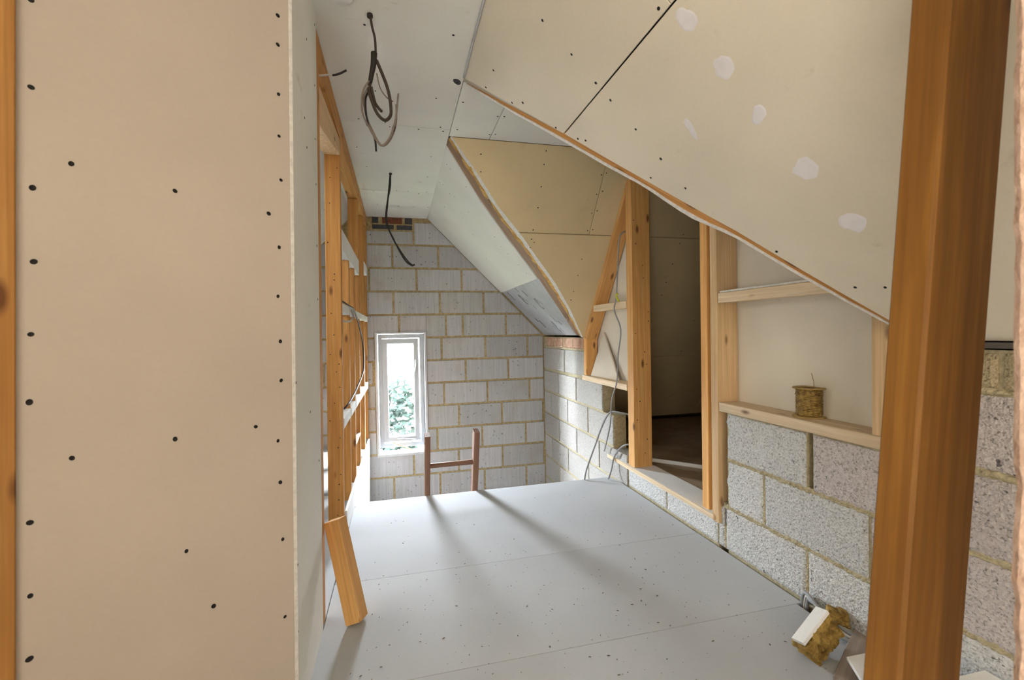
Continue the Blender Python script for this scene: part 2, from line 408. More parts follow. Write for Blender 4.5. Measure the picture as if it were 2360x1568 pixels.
# right wall: blocks below, stud framing above
wall_right = multi_box('wall_right', [(1.484, 1.577, 3.17, 4.597, -2.5, .658), (1.484, 1.577, 3.50, 4.597, .658, .985), (1.484, 1.577, 3.0, 3.17, -2.5, .433), (1.484, 1.577, 1.90, 3.0, -2.5, .12), (1.484, 1.577, -2.42, 1.835, -2.5, .433), (1.484, 1.577, 1.402, 1.835, .433, .65), (1.484, 1.577, -2.42, 1.378, .433, .65), (1.484, 1.577, -2.42, 1.05, .65, .98)], MORTAR_L)
struct(wall_right, 'right dwarf wall of concrete blocks carrying pine stud framing')
def rrow(ys, z0, z1, mats, rough=False, bites=None):
    for i in range(len(ys)-1):
        a, b_ = ys[i]-G, ys[i+1]+G                    # ys descend
        mm = mats[i % len(mats)]
        if rough: rough_block('concrete_block', -a-.003, -b_+.003, z0+.0065, z1-.0065, RIGHT, .1, mm, wall_right, bite=(bites or {}).get(i))
        else: slab('concrete_block', rect(-a, -b_, z0+G, z1-G), RIGHT, .1, mm, wall_right, .004, random.uniform(-.001, .003))
P1 = [FARBLK]
rrow([4.587, 3.967, 3.502], .658, .883, [FARBLK])
rrow([4.587, 4.143, 3.692, 3.165], .433, .650, P1)
rrow([4.587, 4.358, 3.907, 3.45, 2.995], .208, .433, P1)
rrow([4.587, 4.14, 3.694, 3.237, 2.79], -.017, .208, P1)
rrow([4.587, 4.358, 3.907, 3.45, 3.02], -.242, -.017, P1)
rrow([4.587, 4.14, 3.694, 3.237, 3.02], -.467, -.242, P1)
rrow([4.587, 4.358, 3.907, 3.45, 3.02], -.692, -.467, P1)
for a, b_ in [(4.476, 4.27), (4.255, 4.015), (3.995, 3.765), (3.745, 3.59), (3.57, 3.515)]:
    slab('brick', rect(-a, -b_, .890, .982), RIGHT, .09, BRICK_P, wall_right, .008, .001+random.uniform(-.003, .003))
rrow([2.789, 2.337, 1.900], .002, .124, [COARSE], True)
rrow([1.900, 1.850, 1.403, .955, .507, .06, -.39, -.84, -1.29, -1.74, -2.19, -2.41], .002, .208, [COARSE], True)
rrow([1.834, 1.612, 1.165, .715, .27, -.18, -.63, -1.08, -1.53, -1.98, -2.41], .208, .433, [COARSE, COARSE, COARSE_P], True, {0: 'L'})
rrow([1.834, 1.400], .433, .652, [COARSE], True, {0: 'L'})
rrow([1.380, .94, .49, .04, -.41, -.86, -1.31, -1.76, -2.21, -2.41], .433, .652, [COARSE_P], True)
rrow([1.05, .60, .15, -.30, -.75, -1.2, -1.65, -2.1, -2.41], .662, .868, [COARSE_P], True)
rrow([1.05, .83, .61, .39, .17, -.05, -.27, -.49, -.71, -.93], .876, .978, [COARSE_Y], True)
random.seed(11)
for z0, z1, ya, yb_ in [(.199, .219, 1.86, .40), (.424, .444, 1.83, .40), (.650, .668, 1.04, .40), (.866, .880, 1.04, .40)]:
    rough_block('mortar_joint', -ya, -yb_, z0, z1, RIGHT, .02, MORTAR_L, wall_right, amp=.009, out=-.0005, cell=.005)
for y, z0, z1 in [(1.850, .004, .120), (1.403, .004, .202), (1.612, .214, .36), (.955, .004, .202)]:
    rough_block('mortar_joint', -y-.008, -y+.008, z0, z1, RIGHT, .02, MORTAR_L, wall_right, amp=.007, out=-.002, cell=.004)
# framing of the right wall (front faces at X = 1.477)
XA, XB = 1.470, 1.572
pw = wall_right
box('wall_plate', 1.466, 1.60, 1.07, 1.868, .655, .697, PINE_P, pw)
box('wall_plate', 1.468, XB, 2.775, 3.535, .640, .682, PINE_P, pw)
sill = box('sill_board', 1.462, 1.622, 1.905, 3.07, .124, .150, WHITE, pw)
box('sill_edging', 1.456, 1.4619, 1.905, 3.06, .124, .150, PINE_P, pw, .001)
box('stud', 1.474, XB, 2.0-.041, 2.010, .150, 2.08, PINE_LIT, pw)          # door jamb
box('stud', 1.462, 1.576, 1.872, 1.920, .120, 2.02, PINE_L, pw)        # doubled jamb
box('stud', 1.472, 1.60, 2.690, 2.768, .150, 2.02, PINE_LIT, pw)           # post on the far side of the opening
box('stud', 1.470, XB, 1.062, 1.150, .698, 1.10, PINE_L, pw)
beam('stud', (1.522, 2.772, 1.975), (1.522, 3.470, .985), .10, .050, (1, 0, 0), PINE_LIT, pw)  # raking stud under the cross roof
beam('stud', (1.522, 3.478, .985), (1.522, 3.478, .684), .10, .050, (1, 0, 0), PINE_LIT, pw)
box('noggin', 1.470, 1.530, 2.771, 3.292, 1.190, 1.238, PINE_P, pw)
box('noggin', 1.466, 1.53, 1.275, 1.868, 1.166, 1.212, PINE_P, pw)
slab('packing_strip', rect(-1.866, -1.36, 1.213, 1.222), RIGHT, .07, CORE, pw, .001, .004)
NF2 = Fr((1.536, 2.6897, 0), (1, 0, 0), (0, 0, 1))
screws(NF2, [(random.uniform(-.05, .05), z) for z in (.24, .33, .46, .58, .66, .82, .90, 1.02, 1.10, 1.16, 1.38, 1.46, 1.60, 1.75)], pw, .75)
BACK = Fr((1.578, 0, 0), (0, -1, 0), (0, 0, 1))
slab('plasterboard', [(-1.93, .60), (-1.0, .60), (-1.0, 1.15), (-1.93, 1.98)], BACK, .0125, IVORY, pw)
slab('plasterboard', [(-3.53, .66), (-2.70, .66), (-2.70, 2.06), (-3.48, .99)], BACK, .0125, IVORY, pw)

# floor with its sheets
floor = multi_box('floor', [(-.29, 1.474, -2.42, 2.995, -.24, -.0195), (-2.7, -.29, -2.42, 4.59, -.24, -.0195)], SHELL)
struct(floor, 'pale grey sheet floor strewn with specks, open edge above the stair void', 'floor')
FS = [(2.0406, 2.998), (1.4156, 2.0394), (.80, 1.4144), (.18, .799), (-.44, .177), (-1.06, -.443), (-1.7, -1.063), (-2.41, -1.703)]
for i, (a, b_) in enumerate(FS):
    p = rect(-.281, 1.468, a, b_)
    if i == 0: p = [(-.279, a), (1.466, a), (1.466, 2.90), (1.44, b_), (-.262, b_), (-.279, 2.90)]
    if i == 2: p = [(-.281, a), (1.458, a), (1.44, 1.28), (1.440, b_), (-.281, b_)]
    slab('floor_sheet', p, FLOOR, .019, FLOORM, floor, .0007)
slab('floor_sheet', rect(-1.56, -.284, 1.35, 3.19), FLOOR, .019, FLOORM, floor, .002)
slab('floor_sheet', rect(-1.56, -.305, 3.245, 4.585), FLOOR, .019, FLOORM, floor, .002)
stair = multi_box('floor_below', [(-.40, 1.6, 2.9, 4.7, -2.5, -2.45), (-.40, 1.6, 2.94, 2.99, -2.5, -.24), (-.40, -.36, 2.9, 4.6, -2.5, -.6)], PALEW)
struct(stair, 'pale floor and walls of the stair void below the ladder', 'floor')

# flat ceiling
ceiling = multi_box('ceiling', [(-.41, .33, -2.42, 4.6, 2.183, 2.22), (.32, 3.6, 2.02, 2.68, 2.183, 2.22)], SHELL)
struct(ceiling, 'flat pale plasterboard ceiling between the roof slopes', 'ceiling')
def cpan(x0, x1, y0, y1, m=COOLB): return slab('plasterboard', rect(x0, x1, -y1, -y0), CEIL, .0125, m, ceiling)
cpan(-.392, .308, 3.7455, 4.588); cpan(-.392, .308, 2.561, 3.7425); cpan(-.392, .308, -.2, 2.558); cpan(-.392, .308, -2.41, -.203)
cpan(.3105, .5415, 2.062, 2.641); cpan(.5445, 1.75, 2.062, 2.641); cpan(1.753, 3.45, 2.062, 2.641, IVORY)
screws(CEIL, [(x, -y) for x, y in [(.229, 1.744), (.204, 2.227), (.334, 2.239), (-.073, 2.217), (-.037, 2.535), (-.015, 2.582), (.137, 2.583), (.252, 2.534), (.271, 2.583), (.345, 2.545), (.531, 2.573), (.563, 2.563), (.53, 2.349), (.564, 2.344), (.23, 2.967), (-.174, 3.224), (-.158, 3.767), (.233, 3.357), (.105, 3.720), (.19, 3.775), (.032, 4.164), (.162, 4.17), (.29, 4.161), (-.142, 4.139), (-.09, 1.754), (-.21, 2.9), (-.17, 2.52), (.02, 3.72), (.25, 3.72)]], ceiling, .95)

# right slope: near part with its valley edge, far part beyond the cross roof
NU = [(0.3028, 2.0364, 2.1742), (0.4163, 1.9482, 2.0607), (0.5209, 1.8444, 1.9561), (0.6508, 1.7198, 1.8262), (0.7617, 1.6245, 1.7153), (0.8769, 1.523, 1.6001), (1.0462, 1.3725, 1.4308), (1.1042, 1.3172, 1.3728), (1.2151, 1.2269, 1.2619), (1.3159, 1.1415, 1.1611), (1.4148, 1.0544, 1.0622), (1.474, 1.0011, 1.003)]
NL = [(0.3271, 2.0589, 2.1499), (0.4731, 1.9344, 2.0039), (0.6059, 1.816, 1.8711), (0.6879, 1.742, 1.7891), (0.7954, 1.6482, 1.6816), (0.894, 1.5535, 1.583), (1.0244, 1.465, 1.4526), (1.1241, 1.3413, 1.3529), (1.2363, 1.2486, 1.2407), (1.3356, 1.1592, 1.1414), (1.4299, 1.0657, 1.0471), (1.476, 1.0242, 1.001)]
VN = [(p[0], p[1]) for p in NU]
VLPTS = [(0.2916, 2.7752, 2.1854), (0.5464, 3.036, 1.9306), (0.7674, 3.1856, 1.7096), (0.9075, 3.2562, 1.5695), (1.0077, 3.3088, 1.4693), (1.1801, 3.4431, 1.2969), (1.4706, 3.6702, 1.0064)]
VRPTS = [(0.3262, 2.6392, 2.1681), (0.4901, 2.7563, 2.0068), (0.6361, 2.8708, 1.849), (0.8105, 2.978, 1.7012), (0.9732, 3.0911, 1.5454), (1.1304, 3.1989, 1.3969), (1.2994, 3.3377, 1.2055), (1.4617, 3.4944, 0.9896)]
VF = [(.315, 2.665), (.663, 2.955), (1.031, 3.285), (1.477, 3.60)]                                               # X,Y along the far valley
slope = multi_box('ceiling_slope', [(1.46, 1.6, -2.42, 1.02, .985, 1.0)], SHELL)
struct(slope, 'sloping plasterboard ceiling on the right with white filler patches', 'ceiling')
slab('plasterboard', [(-1.0, 0), (-NU[0][1]-.01, 0)]+[(-y, sx(x)) for x, y in VN if x < .645]+[(-1.7192, sx(.6515)), (-.987, sx(.6515))], SLOPE, .0125, IVORY, slope)
slab('plasterboard', [(2.41, 0), (-.997, 0), (-.984, sx(.6515)), (2.41, sx(.6515))], SLOPE, .0125, IVORY, slope)
lowp = [(2.41, sx(.6545)), (-1.7162, sx(.6545))]+[(-y, sx(x)) for x, y in VN if x > .665]+[(2.41, sx(1.474))]
slab('plasterboard', lowp, SLOPE, .0125, IVORY, slope)
screws(SLOPE, [(-y, sx(x)) for x, y in [(.640, 1.02), (.46, 1.38), (.554, 1.378), (.392, 1.798), (.635, 1.377), (.685, 1.376), (.388, 1.937), (.481, 1.858), (.509, 1.794), (.625, 1.732), (.69, 1.666), (.708, 1.634), (.772, 1.373), (.862, 1.372), (.888, 1.479), (.954, 1.372), (1.186, 1.231), (1.323, .996), (1.315, 1.076)]], slope)
def blob(cu, cv, ru, rv, fr, m, parent, name='filler_patch', rot=0, n=18, out=.0008):
    sd = random.uniform(0, 40); p = []
    for i in range(n):
        a = 2*math.pi*i/n; r = 1+.38*noise.noise(Vector((math.cos(a)*1.5+sd, math.sin(a)*1.5, sd)))
        x, y = ru*r*math.cos(a), rv*r*math.sin(a)
        p.append((cu+x*math.cos(rot)-y*math.sin(rot), cv+x*math.sin(rot)+y*math.cos(rot)))
    q = [Vector(x) for x in p]; vs = [(x-cu, y-cv, 0) for x, y in p]+[((x-cu)*.8, (y-cv)*.8, out) for x, y in p]
    fs = [(i, (i+1) % n, n+(i+1) % n, n+i) for i in range(n)]+[tuple(range(n, 2*n))]
    return mesh_obj(name, vs, fs, m, parent, fr.m(cu, cv))
for x, y, ru, rv, ro in [(.688, .977, .024, .030, 0), (.789, .976, .034, .026, .5), (.892, .979, .030, .018, .6), (.845, 1.186, .012, .038, -.2), (1.025, .968, .034, .032, .9), (1.158, .954, .030, .034, 1.1)]:
    blob(-y, sx(x), ru, rv, SLOPE, FILLER, slope, rot=ro)
# timber and board edge along the near valley
def pol(P, t):
    t *= len(P)-1; k = min(int(t), len(P)-2); return P[k].lerp(P[k+1], t-k)
def strip(name, VL, VR, bk_, a, b_, da, db_, depth, m, wob=0.0, n=36):
    """a band between two valley lines, a..b across, sunk by da/db, solid behind"""
    VL = [Vector(p) for p in VL]; VR = [Vector(p) for p in VR]; bk_ = bk_.normalized()
    X = (VL[-1]-VL[0]).normalized(); Y = bk_.cross(X).normalized(); Z = X.cross(Y); c = (VL[0]+VR[-1])/2
    mt = Matrix(((X.x, Y.x, Z.x, c.x), (X.y, Y.y, Z.y, c.y), (X.z, Y.z, Z.z, c.z), (0, 0, 0, 1))); inv = mt.inverted(); vs = []; fs = []
    for i in range(n+1):
        t = i/n; L_, R_ = pol(VL, t), pol(VR, t)
        wa = wob*noise.noise(Vector((t*30, a*9, 1))) if a > 0 else 0; wb_ = wob*noise.noise(Vector((t*30, b_*9, 1))) if b_ < 1 else 0
        pa, pb = L_.lerp(R_, a+wa)+bk_*da, L_.lerp(R_, b_+wb_)+bk_*(db_+wob*.02*noise.noise(Vector((t*50, 5, b_))))
        vs += [tuple(inv @ p) for p in (pa, pb, pb+bk_*depth, pa+bk_*depth)]
    for i in range(n):
        for k in range(4): q_ = (k+1) % 4; fs.append((i*4+k, (i+1)*4+k, (i+1)*4+q_, i*4+q_))
    fs += [(0, 1, 2, 3), (n*4+3, n*4+2, n*4+1, n*4)]
    return mesh_obj(name, vs, fs, m, slope, mt)
strip('valley_rafter', NU, NL, -SLOPE.N, .03, .74, .009, .006, .05, PINE, 0)
strip('board_edge', NU, NL, -SLOPE.N, .72, 1.0, .003, .002, .04, CORE, .10)
# far part of the right slope and the foil below it
slab('plasterboard', [(-4.588, 0)]+[(-p[1]-.002, sx(p[0])) for p in VLPTS if p[0] < 1.0]+[(-3.335, sx(1.034)), (-4.588, sx(1.034))], SLOPE, .0125, COOLB, slope)
screws(SLOPE, [(-y, sx(x)) for x, y in [(.335, 3.014), (.359, 3.022), (.327, 3.413), (.347, 3.395), (.4, 3.43), (.428, 3.396), (.463, 3.048), (.396, 3.807), (.559, 3.044), (.533, 3.41), (.522, 3.657), (.622, 3.772), (.719, 3.37), (.781, 3.429), (.834, 3.441), (.776, 4.023), (.916, 3.434), (.978, 3.437)]], slope, .75)
foil = slab('foil_insulation', [(-4.588, sx(1.025)), (-3.325, sx(1.025)), (-3.68, sx(1.482)), (-4.588, sx(1.482))], SLOPE, .05, FOIL, slope, .002, -.013)
for x, y, l, wd, a in [(1.09, 4.42, .11, .018, .1), (1.13, 4.18, .10, .006, .4), (1.15, 4.10, .06, .005, .9), (1.33, 4.36, .05, .02, .1), (1.37, 4.30, .10, .02, 0), (1.42, 4.05, .09, .005, .3), (1.10, 3.96, .07, .014, .2), (1.18, 3.80, .10, .005, .5), (1.33, 3.86, .09, .008, .15), (1.37, 3.80, .05, .012, .3), (1.43, 3.92, .06, .008, .2), (1.22, 4.05, .05, .006, -.3), (1.06, 4.08, .05, .010, .2)]:
    f2 = Fr(SLOPE.O-SLOPE.N*.0125, SLOPE.U, SLOPE.V); cu, cv = -y, sx(x)
    ca, sa = math.cos(a+1.57), math.sin(a+1.57)
    p = [(cu+i*l/2*ca-j*wd/2*sa, cv+i*l/2*sa+j*wd/2*ca) for i, j in ((-1, -1), (1, -1), (1, 1), (-1, 1))]
    o = slab('print_mark', p, f2, .0006, PURPLE, foil, .0001, .0003)
for x, y in [(1.20, 3.86), (1.14, 4.16), (1.40, 3.98)]:
    f2 = Fr(SLOPE.O-SLOPE.N*.0123, SLOPE.U, SLOPE.V)
    tube('print_mark', [f2.w(-y+.02*math.cos(t*.7), sx(x)+.065*math.sin(t*.7)) for t in range(9)], .0018, PURPLE, foil, 3, 5)
# far valley: timber, foam and board edge
FB = -(SLOPE.N+GABLE.N)
strip('valley_rafter', VLPTS, VRPTS, FB, .06, .56, .006, .006, .06, OLDW)
strip('foam_bead', VLPTS, VRPTS, FB, .54, .80, .004, .002, .05, FOAM, .22)
strip('board_edge', VLPTS, VRPTS, FB, .76, 1.0, .0, .0, .04, CORE, .10)

# cross roof: far face (seen), near face (behind the valley), its end wall and floor
SHADE_OCHRE = plaster('shade_tinted_plasterboard', (.68, .55, .33))  # plasterboard tinted ochre to carry shade and yellow bounce light
gable = empty('ceiling_cross_roof', (1.5, 2.64, 2.16))
struct(gable, 'plasterboard slope of the cross roof, shade tinted into its colour, running into the dark side space', 'ceiling')
def gp(pts, m=SHADE_OCHRE): return slab('plasterboard', [(x, gy(y)) for x, y in pts], GABLE, .0125, m, gable)
gp([(0.3262, 2.642), (1.301, 2.642), (1.301, 2.972), (0.8007, 2.972), (0.6361, 2.8708), (0.4901, 2.7563)])
gp([(1.304, 2.642), (1.575, 2.642), (1.575, 2.972), (1.304, 2.972)])
gp([(0.8037, 2.975), (1.575, 2.975), (1.575, 3.6), (1.4617, 3.4944), (1.2994, 3.3377), (1.1304, 3.1989), (0.9732, 3.0911), (0.8105, 2.978)])
gp([(1.578, 2.642), (2.9, 2.642), (2.9, 2.972), (1.578, 2.972)]); gp([(1.578, 2.975), (2.9, 2.975), (2.9, 3.63), (1.578, 3.63)]); gp([(1.578, 3.633), (2.9, 3.633), (2.9, 4.08), (1.578, 4.08)])
gp([(2.903, 2.642), (3.45, 2.642), (3.45, 4.08), (2.903, 4.08)])
screws(GABLE, [(x, gy(y)) for x, y in [(.501, 2.69), (.897, 2.662), (.509, 2.75), (.897, 2.709), (.902, 2.79), (.904, 2.87), (1.288, 2.732), (1.32, 2.724), (1.287, 2.806), (1.324, 2.793), (1.286, 2.882), (1.32, 2.871), (1.285, 2.955), (1.32, 2.95), (.895, 2.96), (.895, 3.0), (.917, 3.013), (.895, 3.036), (1.293, 3.083), (1.292, 3.16), (1.288, 3.24), (1.284, 3.284), (2.034, 2.957), (2.032, 2.997), (2.035, 3.097), (2.036, 3.19), (2.04, 3.259), (2.437, 3.405), (2.04, 3.5), (2.44, 3.2), (2.44, 3.6)]], gable, .9)
kn = 1.10
NEARG = Fr((0, 2.062, 2.167), (-1, 0, 0), (0, 1, kn))
q = math.sqrt(1+kn*kn)
slab('plasterboard', [(-.34, 0), (-1.60, (1.0-2.062)*q), (-1.60, 0)], NEARG, .0125, IVORY, gable, out=-.03)
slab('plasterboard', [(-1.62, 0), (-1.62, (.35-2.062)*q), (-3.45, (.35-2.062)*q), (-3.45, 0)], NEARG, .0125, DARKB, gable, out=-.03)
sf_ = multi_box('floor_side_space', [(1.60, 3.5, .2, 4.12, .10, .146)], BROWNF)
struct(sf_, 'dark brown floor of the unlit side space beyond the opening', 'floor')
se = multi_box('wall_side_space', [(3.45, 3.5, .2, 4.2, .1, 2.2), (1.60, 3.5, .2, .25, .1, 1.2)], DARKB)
struct(se, 'dark end wall of the unlit side space')

# left slope of the roof (room beyond the studs), with an assumed opening for the left room lamp
lsl = multi_box('ceiling_slope_left', [(-1.56, -1.54, -2.42, 4.59, 0, 1.03)], COOLB)
struct(lsl, 'pale sloping ceiling and low wall of the room beyond the stud partition', 'ceiling')
def lp(y0, y1, x0, x1): return slab('plasterboard', rect(y0, y1, (x0+.39)*math.sqrt(2), (x1+.39)*math.sqrt(2)), LSLOPE, .0125, COOLB, lsl)
lp(2.603, 3.80, -1.56, -.39); lp(3.803, 4.588, -1.56, -.39); lp(-2.41, 1.40, -1.56, -.39); lp(1.403, 2.60, -.72, -.39); lp(1.403, 2.60, -1.56, -1.31)
screws(LSLOPE, [(3.83, -.2), (3.83, -.33), (3.77, -.26), (3.77, -.4), (4.2, -.2), (4.2, -.36), (4.5, -.3)], lsl, .9)

# light-proof box added around the house: keeps the sky out except through the small far window
shell = multi_box('light_proof_box', [(-2.7, 3.7, -2.6, 4.72, 2.55, 2.6), (-2.75, -2.7, -2.6, 4.72, -2.5, 2.6), (3.7, 3.75, -2.6, 4.72, -2.5, 2.6), (-2.7, 3.7, -2.6, 4.72, -2.55, -2.5)], SHELL)
struct(shell, 'unseen light-proof box added around the house', 'roof')
rear = multi_box('wall_rear', [(-2.7, -.42, -2.55, -2.42, -2.5, 2.55), (1.12, 3.7, -2.55, -2.42, -2.5, 2.55), (-.42, 1.12, -2.55, -2.42, -2.5, .72), (-.42, 1.12, -2.55, -2.42, 1.98, 2.55)], IVORY)
struct(rear, 'plasterboarded wall behind the viewpoint with a wide opening assumed for the rear fill lamp')
rear_block = multi_box('rear_light_blocker', [(-.44, 1.14, -2.58, -2.551, .70, 2.0)], WHITE); struct(rear_block, 'unseen board added behind the rear opening to block the sky', 'window')  # added board, only stops sky light leaking past the rear lamp
wl = multi_box('wall_left_rear', [(-.75, -.66, -2.42, -1.62, 0, 2.2), (-.75, -.66, -.28, .78, 0, 2.2), (-.75, -.66, -1.62, -.28, 0, .43), (-.75, -.66, -1.62, -.28, 1.57, 2.2)], IVORY)  # opening added only to hold the side fill lamp
side_block = multi_box('side_light_blocker', [(-.80, -.752, -1.64, -.26, .41, 1.59)], WHITE); struct(side_block, 'unseen board added behind the side fill lamp to block the sky', 'window')  # added light blocker closing the opening behind the fill lamp
struct(wl, 'plasterboarded wall to the left behind the viewpoint')

# ------------------------------------------------------------------ left partition
wall_left = empty('wall_left', (-.30, 1.3, 0))
struct(wall_left, 'left partition: plasterboard at the near end, open pine studs beyond')
ANGF = ANG
board = slab('plasterboard', [(-.5213, 0), (-.0145, 0), (.0280, 2.165), (-.4617, 2.165)], ANG, .0125, IVORY_DIM, wall_left, .0015)
board['label'] = 'large beige plasterboard sheet with black screw heads'
slab('plasterboard_edge', [(-.0150, 0), (-.0050, 0), (.0375, 2.165), (.0275, 2.165)], ANG, .012, CORE, wall_left, .001, .0005)
screws(ANG, [(-u, z) for u, z in [(.457, 1.632), (.461, 1.483), (.464, 1.312), (.466, 1.186), (.473, 1.062), (.478, .947), (.483, .743), (.486, .619), (.49, .513), (.413, 1.368), (.25, 1.36), (.427, .839), (.265, .839), (.251, .596), (.201, .451), (.047, 1.355), (.095, .833), (.008, 1.862), (.010, 1.788), (.012, 1.663), (.014, 1.557), (.012, 1.447), (.022, 1.275), (.029, 1.151), (.026, 1.037), (.027, .938), (.04, .787), (.037, .681), (.035, .535), (.035, .336)]], wall_left, 1.0)
slab('plasterboard', [(1.288, 0), (1.732, 0), (1.728, 2.165), (1.319, 2.165)], PART, .0125, COOLB, wall_left, .0015)
screws(PART, [(y, z) for y, z in [(1.531, 1.628), (1.700, 2.11), (1.687, 1.898), (1.683, 1.716), (1.689, 1.565), (1.546, 1.967), (1.502, 1.705), (1.334, 1.728), (1.319, 1.576), (1.317, 1.363), (1.315, 1.181), (1.691, 1.356), (1.695, 1.174), (1.333, .925), (1.318, .809), (1.318, .621), (1.325, .437), (1.318, .26), (1.533, .813), (1.682, .621)]], wall_left, .85)
def pstud(y0, y1, z0, z1, m=PINE, off=.0125, d=.075, name='stud'):
    lo = Vector((part_x(z0)-off-d/2, (y0+y1)/2, z0)); hi = Vector((part_x(z1)-off-d/2, (y0+y1)/2, z1))
    return beam(name, lo, hi, d, y1-y0, (1, 0, 0), m, wall_left)
pstud(1.30, 1.345, 0, 2.07); pstud(1.734, 1.812, 0, 2.06, off=.004)
pstud(2.500, 2.545, 0, 2.06)
pstud(2.885, 2.925, .06, 1.49); pstud(3.225, 3.265, .06, 1.49); pstud(3.62, 3.66, .06, 2.06); pstud(4.13, 4.17, .06, 2.06); pstud(4.545, 4.588, .06, 2.06)
def pnog(y0, y1, z0, z1, m=PINE_L, off=.010, d=.045, name='noggin'):
    return slab(name, rect(y0, y1, z0, z1), PART, d, m, wall_left, .002, -off)
pnog(2.546, 3.619, 1.49, 1.60, WHITE)  # noggins are pale wood; white here paints the window light on them
for a, b_ in [(2.546, 2.884), (2.926, 3.224), (3.266, 3.619), (3.661, 4.129), (4.171, 4.544)]:
    pnog(a, b_, 1.165, 1.212, WHITE); pnog(a, b_, .555-.008*(a-2.5), .61-.008*(a-2.5), WHITE)
pnog(4.171, 4.544, 1.60, 1.68, WHITE)
pnog(3.266, 3.619, .30, .312, PINE_L)
slab('top_plate', rect(1.30, 4.588, 2.062, 2.165), PART, .075, PINE, wall_left, .002, -.0115)
slab('header', [(1.814, 1.83), (2.499, 1.965), (2.499, 2.045), (1.814, 1.985)], PART, .075, PINE_L, wall_left, .002, -.012)
slab('skirting_board', [(2.546, -.02), (3.0, -.02), (3.002, -.58), (4.588, -.58), (4.588, .052), (2.546, .122)], PART, .012, WHITE, wall_left, .0015, -.001)
# studs that carry the big angled sheet (left edge of the picture)
beam('stud', ANG.w(-.5455, 0, -.030), ANG.w(-.4859, 2.16, -.030), .0455, .09, ANG.U, PINE, wall_left)
beam('stud', ANG.w(-.60, 0, -.100), ANG.w(-.54, 2.16, -.100), .09, .045, ANG.U, PINE_L, wall_left)

NF = Fr((-.31, 2.4997, 0), (1, 0, 0), (.0139, 0, 1)); random.seed(5)
screws(NF, [(random.uniform(-.045, .008), z) for z in (.12, .2, .28, .33, .47, .52, .61, .70, .78, .86, .90, .95, 1.05, 1.16, 1.33, 1.36, 1.52, 1.72, 1.85, 1.9)], wall_left, .62)
# ------------------------------------------------------------------ window
win = empty('window_1', (.027, 4.65, WZ0)); struct(win, 'small white casement window in the far block wall', 'window')
WIN = Fr((0, 4.655, 0), (1, 0, 0), (0, 0, 1))
# lining boards of the opening
box('reveal_lining', WX0-.006, WX0+.014, 4.578, 4.72, WZ0, WZ1, REVEAL, win, .001); box('reveal_lining', WX1-.012, WX1+.010, 4.578, 4.72, WZ0, WZ1, REVEAL, win, .001)
box('reveal_lining', WX0-.006, WX1+.010, 4.580, 4.72, WZ1-.004, WZ1+.012, REVEAL, win, .001); box('window_sill', WX0-.004, WX1+.004, 4.572, 4.72, WZ0-.022, WZ0+.004, REVEAL, win, .002)
def ring(name, x0, x1, z0, z1, wd, y0, dp, m, parent):
    vs = []; fs = []
    o = [(x0, z0), (x1, z0), (x1, z1), (x0, z1)]; c = .004
    def lay(d, y): return [(x0+d, y, z0+d), (x1-d, y, z0+d), (x1-d, y, z1-d), (x0+d, y, z1-d)]
    L = [lay(0, y0+dp), lay(0, y0+c), lay(c, y0), lay(wd-c, y0), lay(wd, y0+c), lay(wd, y0+dp)]
    for l in L: vs += l
    for k in range(6):
        for i in range(4):
            j = (i+1) % 4; n_ = ((k+1) % 6)
            fs.append((k*4+j, k*4+i, n_*4+i, n_*4+j))
    return mesh_obj(name, vs, fs, m, parent)
ring('frame', -.190, .248, -.068, 1.044, .042, 4.650, .06, UPVC, win)
sash = ring('sash', -.150, .196, -.012, .998, .050, 4.638, .05, UPVC, win)
slab('pane', rect(-.104, .150, .034, .952), Fr((0, 4.668, 0), (1, 0, 0), (0, 0, 1)), .004, GLASS, sash, .0005)
beam('handle', (.172, 4.632, .745), (.158, 4.622, .675), .012, .012, (1, 0, 0), CHROME, sash); box('handle_base', .162, .182, 4.628, 4.638, .725, .790, UPVC, sash)
beam('stay_bar', (-.02, 4.628, .022), (.15, 4.632, .004), .008, .010, (0, 0, 1), CHROME, sash)

# outside the window
yard = multi_box('ground_outside', [(-14, 14, 4.9, 22, -2.75, -2.6)], GRASS); struct(yard, 'garden ground outside the small window', 'ground')
nb = multi_box('neighbour_wall', [(-8, 9, 10.0, 10.3, -2.6, 1.2)], PALEW); tag(nb, 'pale rendered garden wall seen through the small window', 'wall', kind='structure')
def bush(name, loc, r, h, n, label):
    vs = []; fs = []; random.seed(int(abs(loc[0])*100))
    for i in range(n):
        d = Vector((random.gauss(0, 1), random.gauss(0, 1), random.gauss(0, 1))).normalized()*random.uniform(.5, 1)
        p = Vector((d.x*r, d.y*r, h/2+d.z*h/2)); a = Vector((random.gauss(0, 1), random.gauss(0, 1), random.gauss(0, .6))).normalized()*.09; b_ = a.orthogonal().normalized()*.035
        k = len(vs); vs += [tuple(p-a), tuple(p+b_), tuple(p+a), tuple(p-b_)]; fs.append((k, k+1, k+2, k+3))
    e = empty(name, loc); mesh_obj('foliage', vs, fs, LEAF, e, Matrix.Translation(loc))
    beam('stem', Vector(loc), Vector(loc)+Vector((0, 0, h*.6)), .05, .05, (1, 0, 0), OLDW, e)
    tag(e, label, 'shrub'); return e
# shrubs
bush('garden_shrub', (-.02, 8.2, -2.6), .42, 3.0, 900, 'dark green garden shrub seen through the upper window pane')
bush('garden_shrub', (.22, 7.0, -2.6), .26, 1.9, 500, 'low dark shrub seen at the bottom of the window pane')

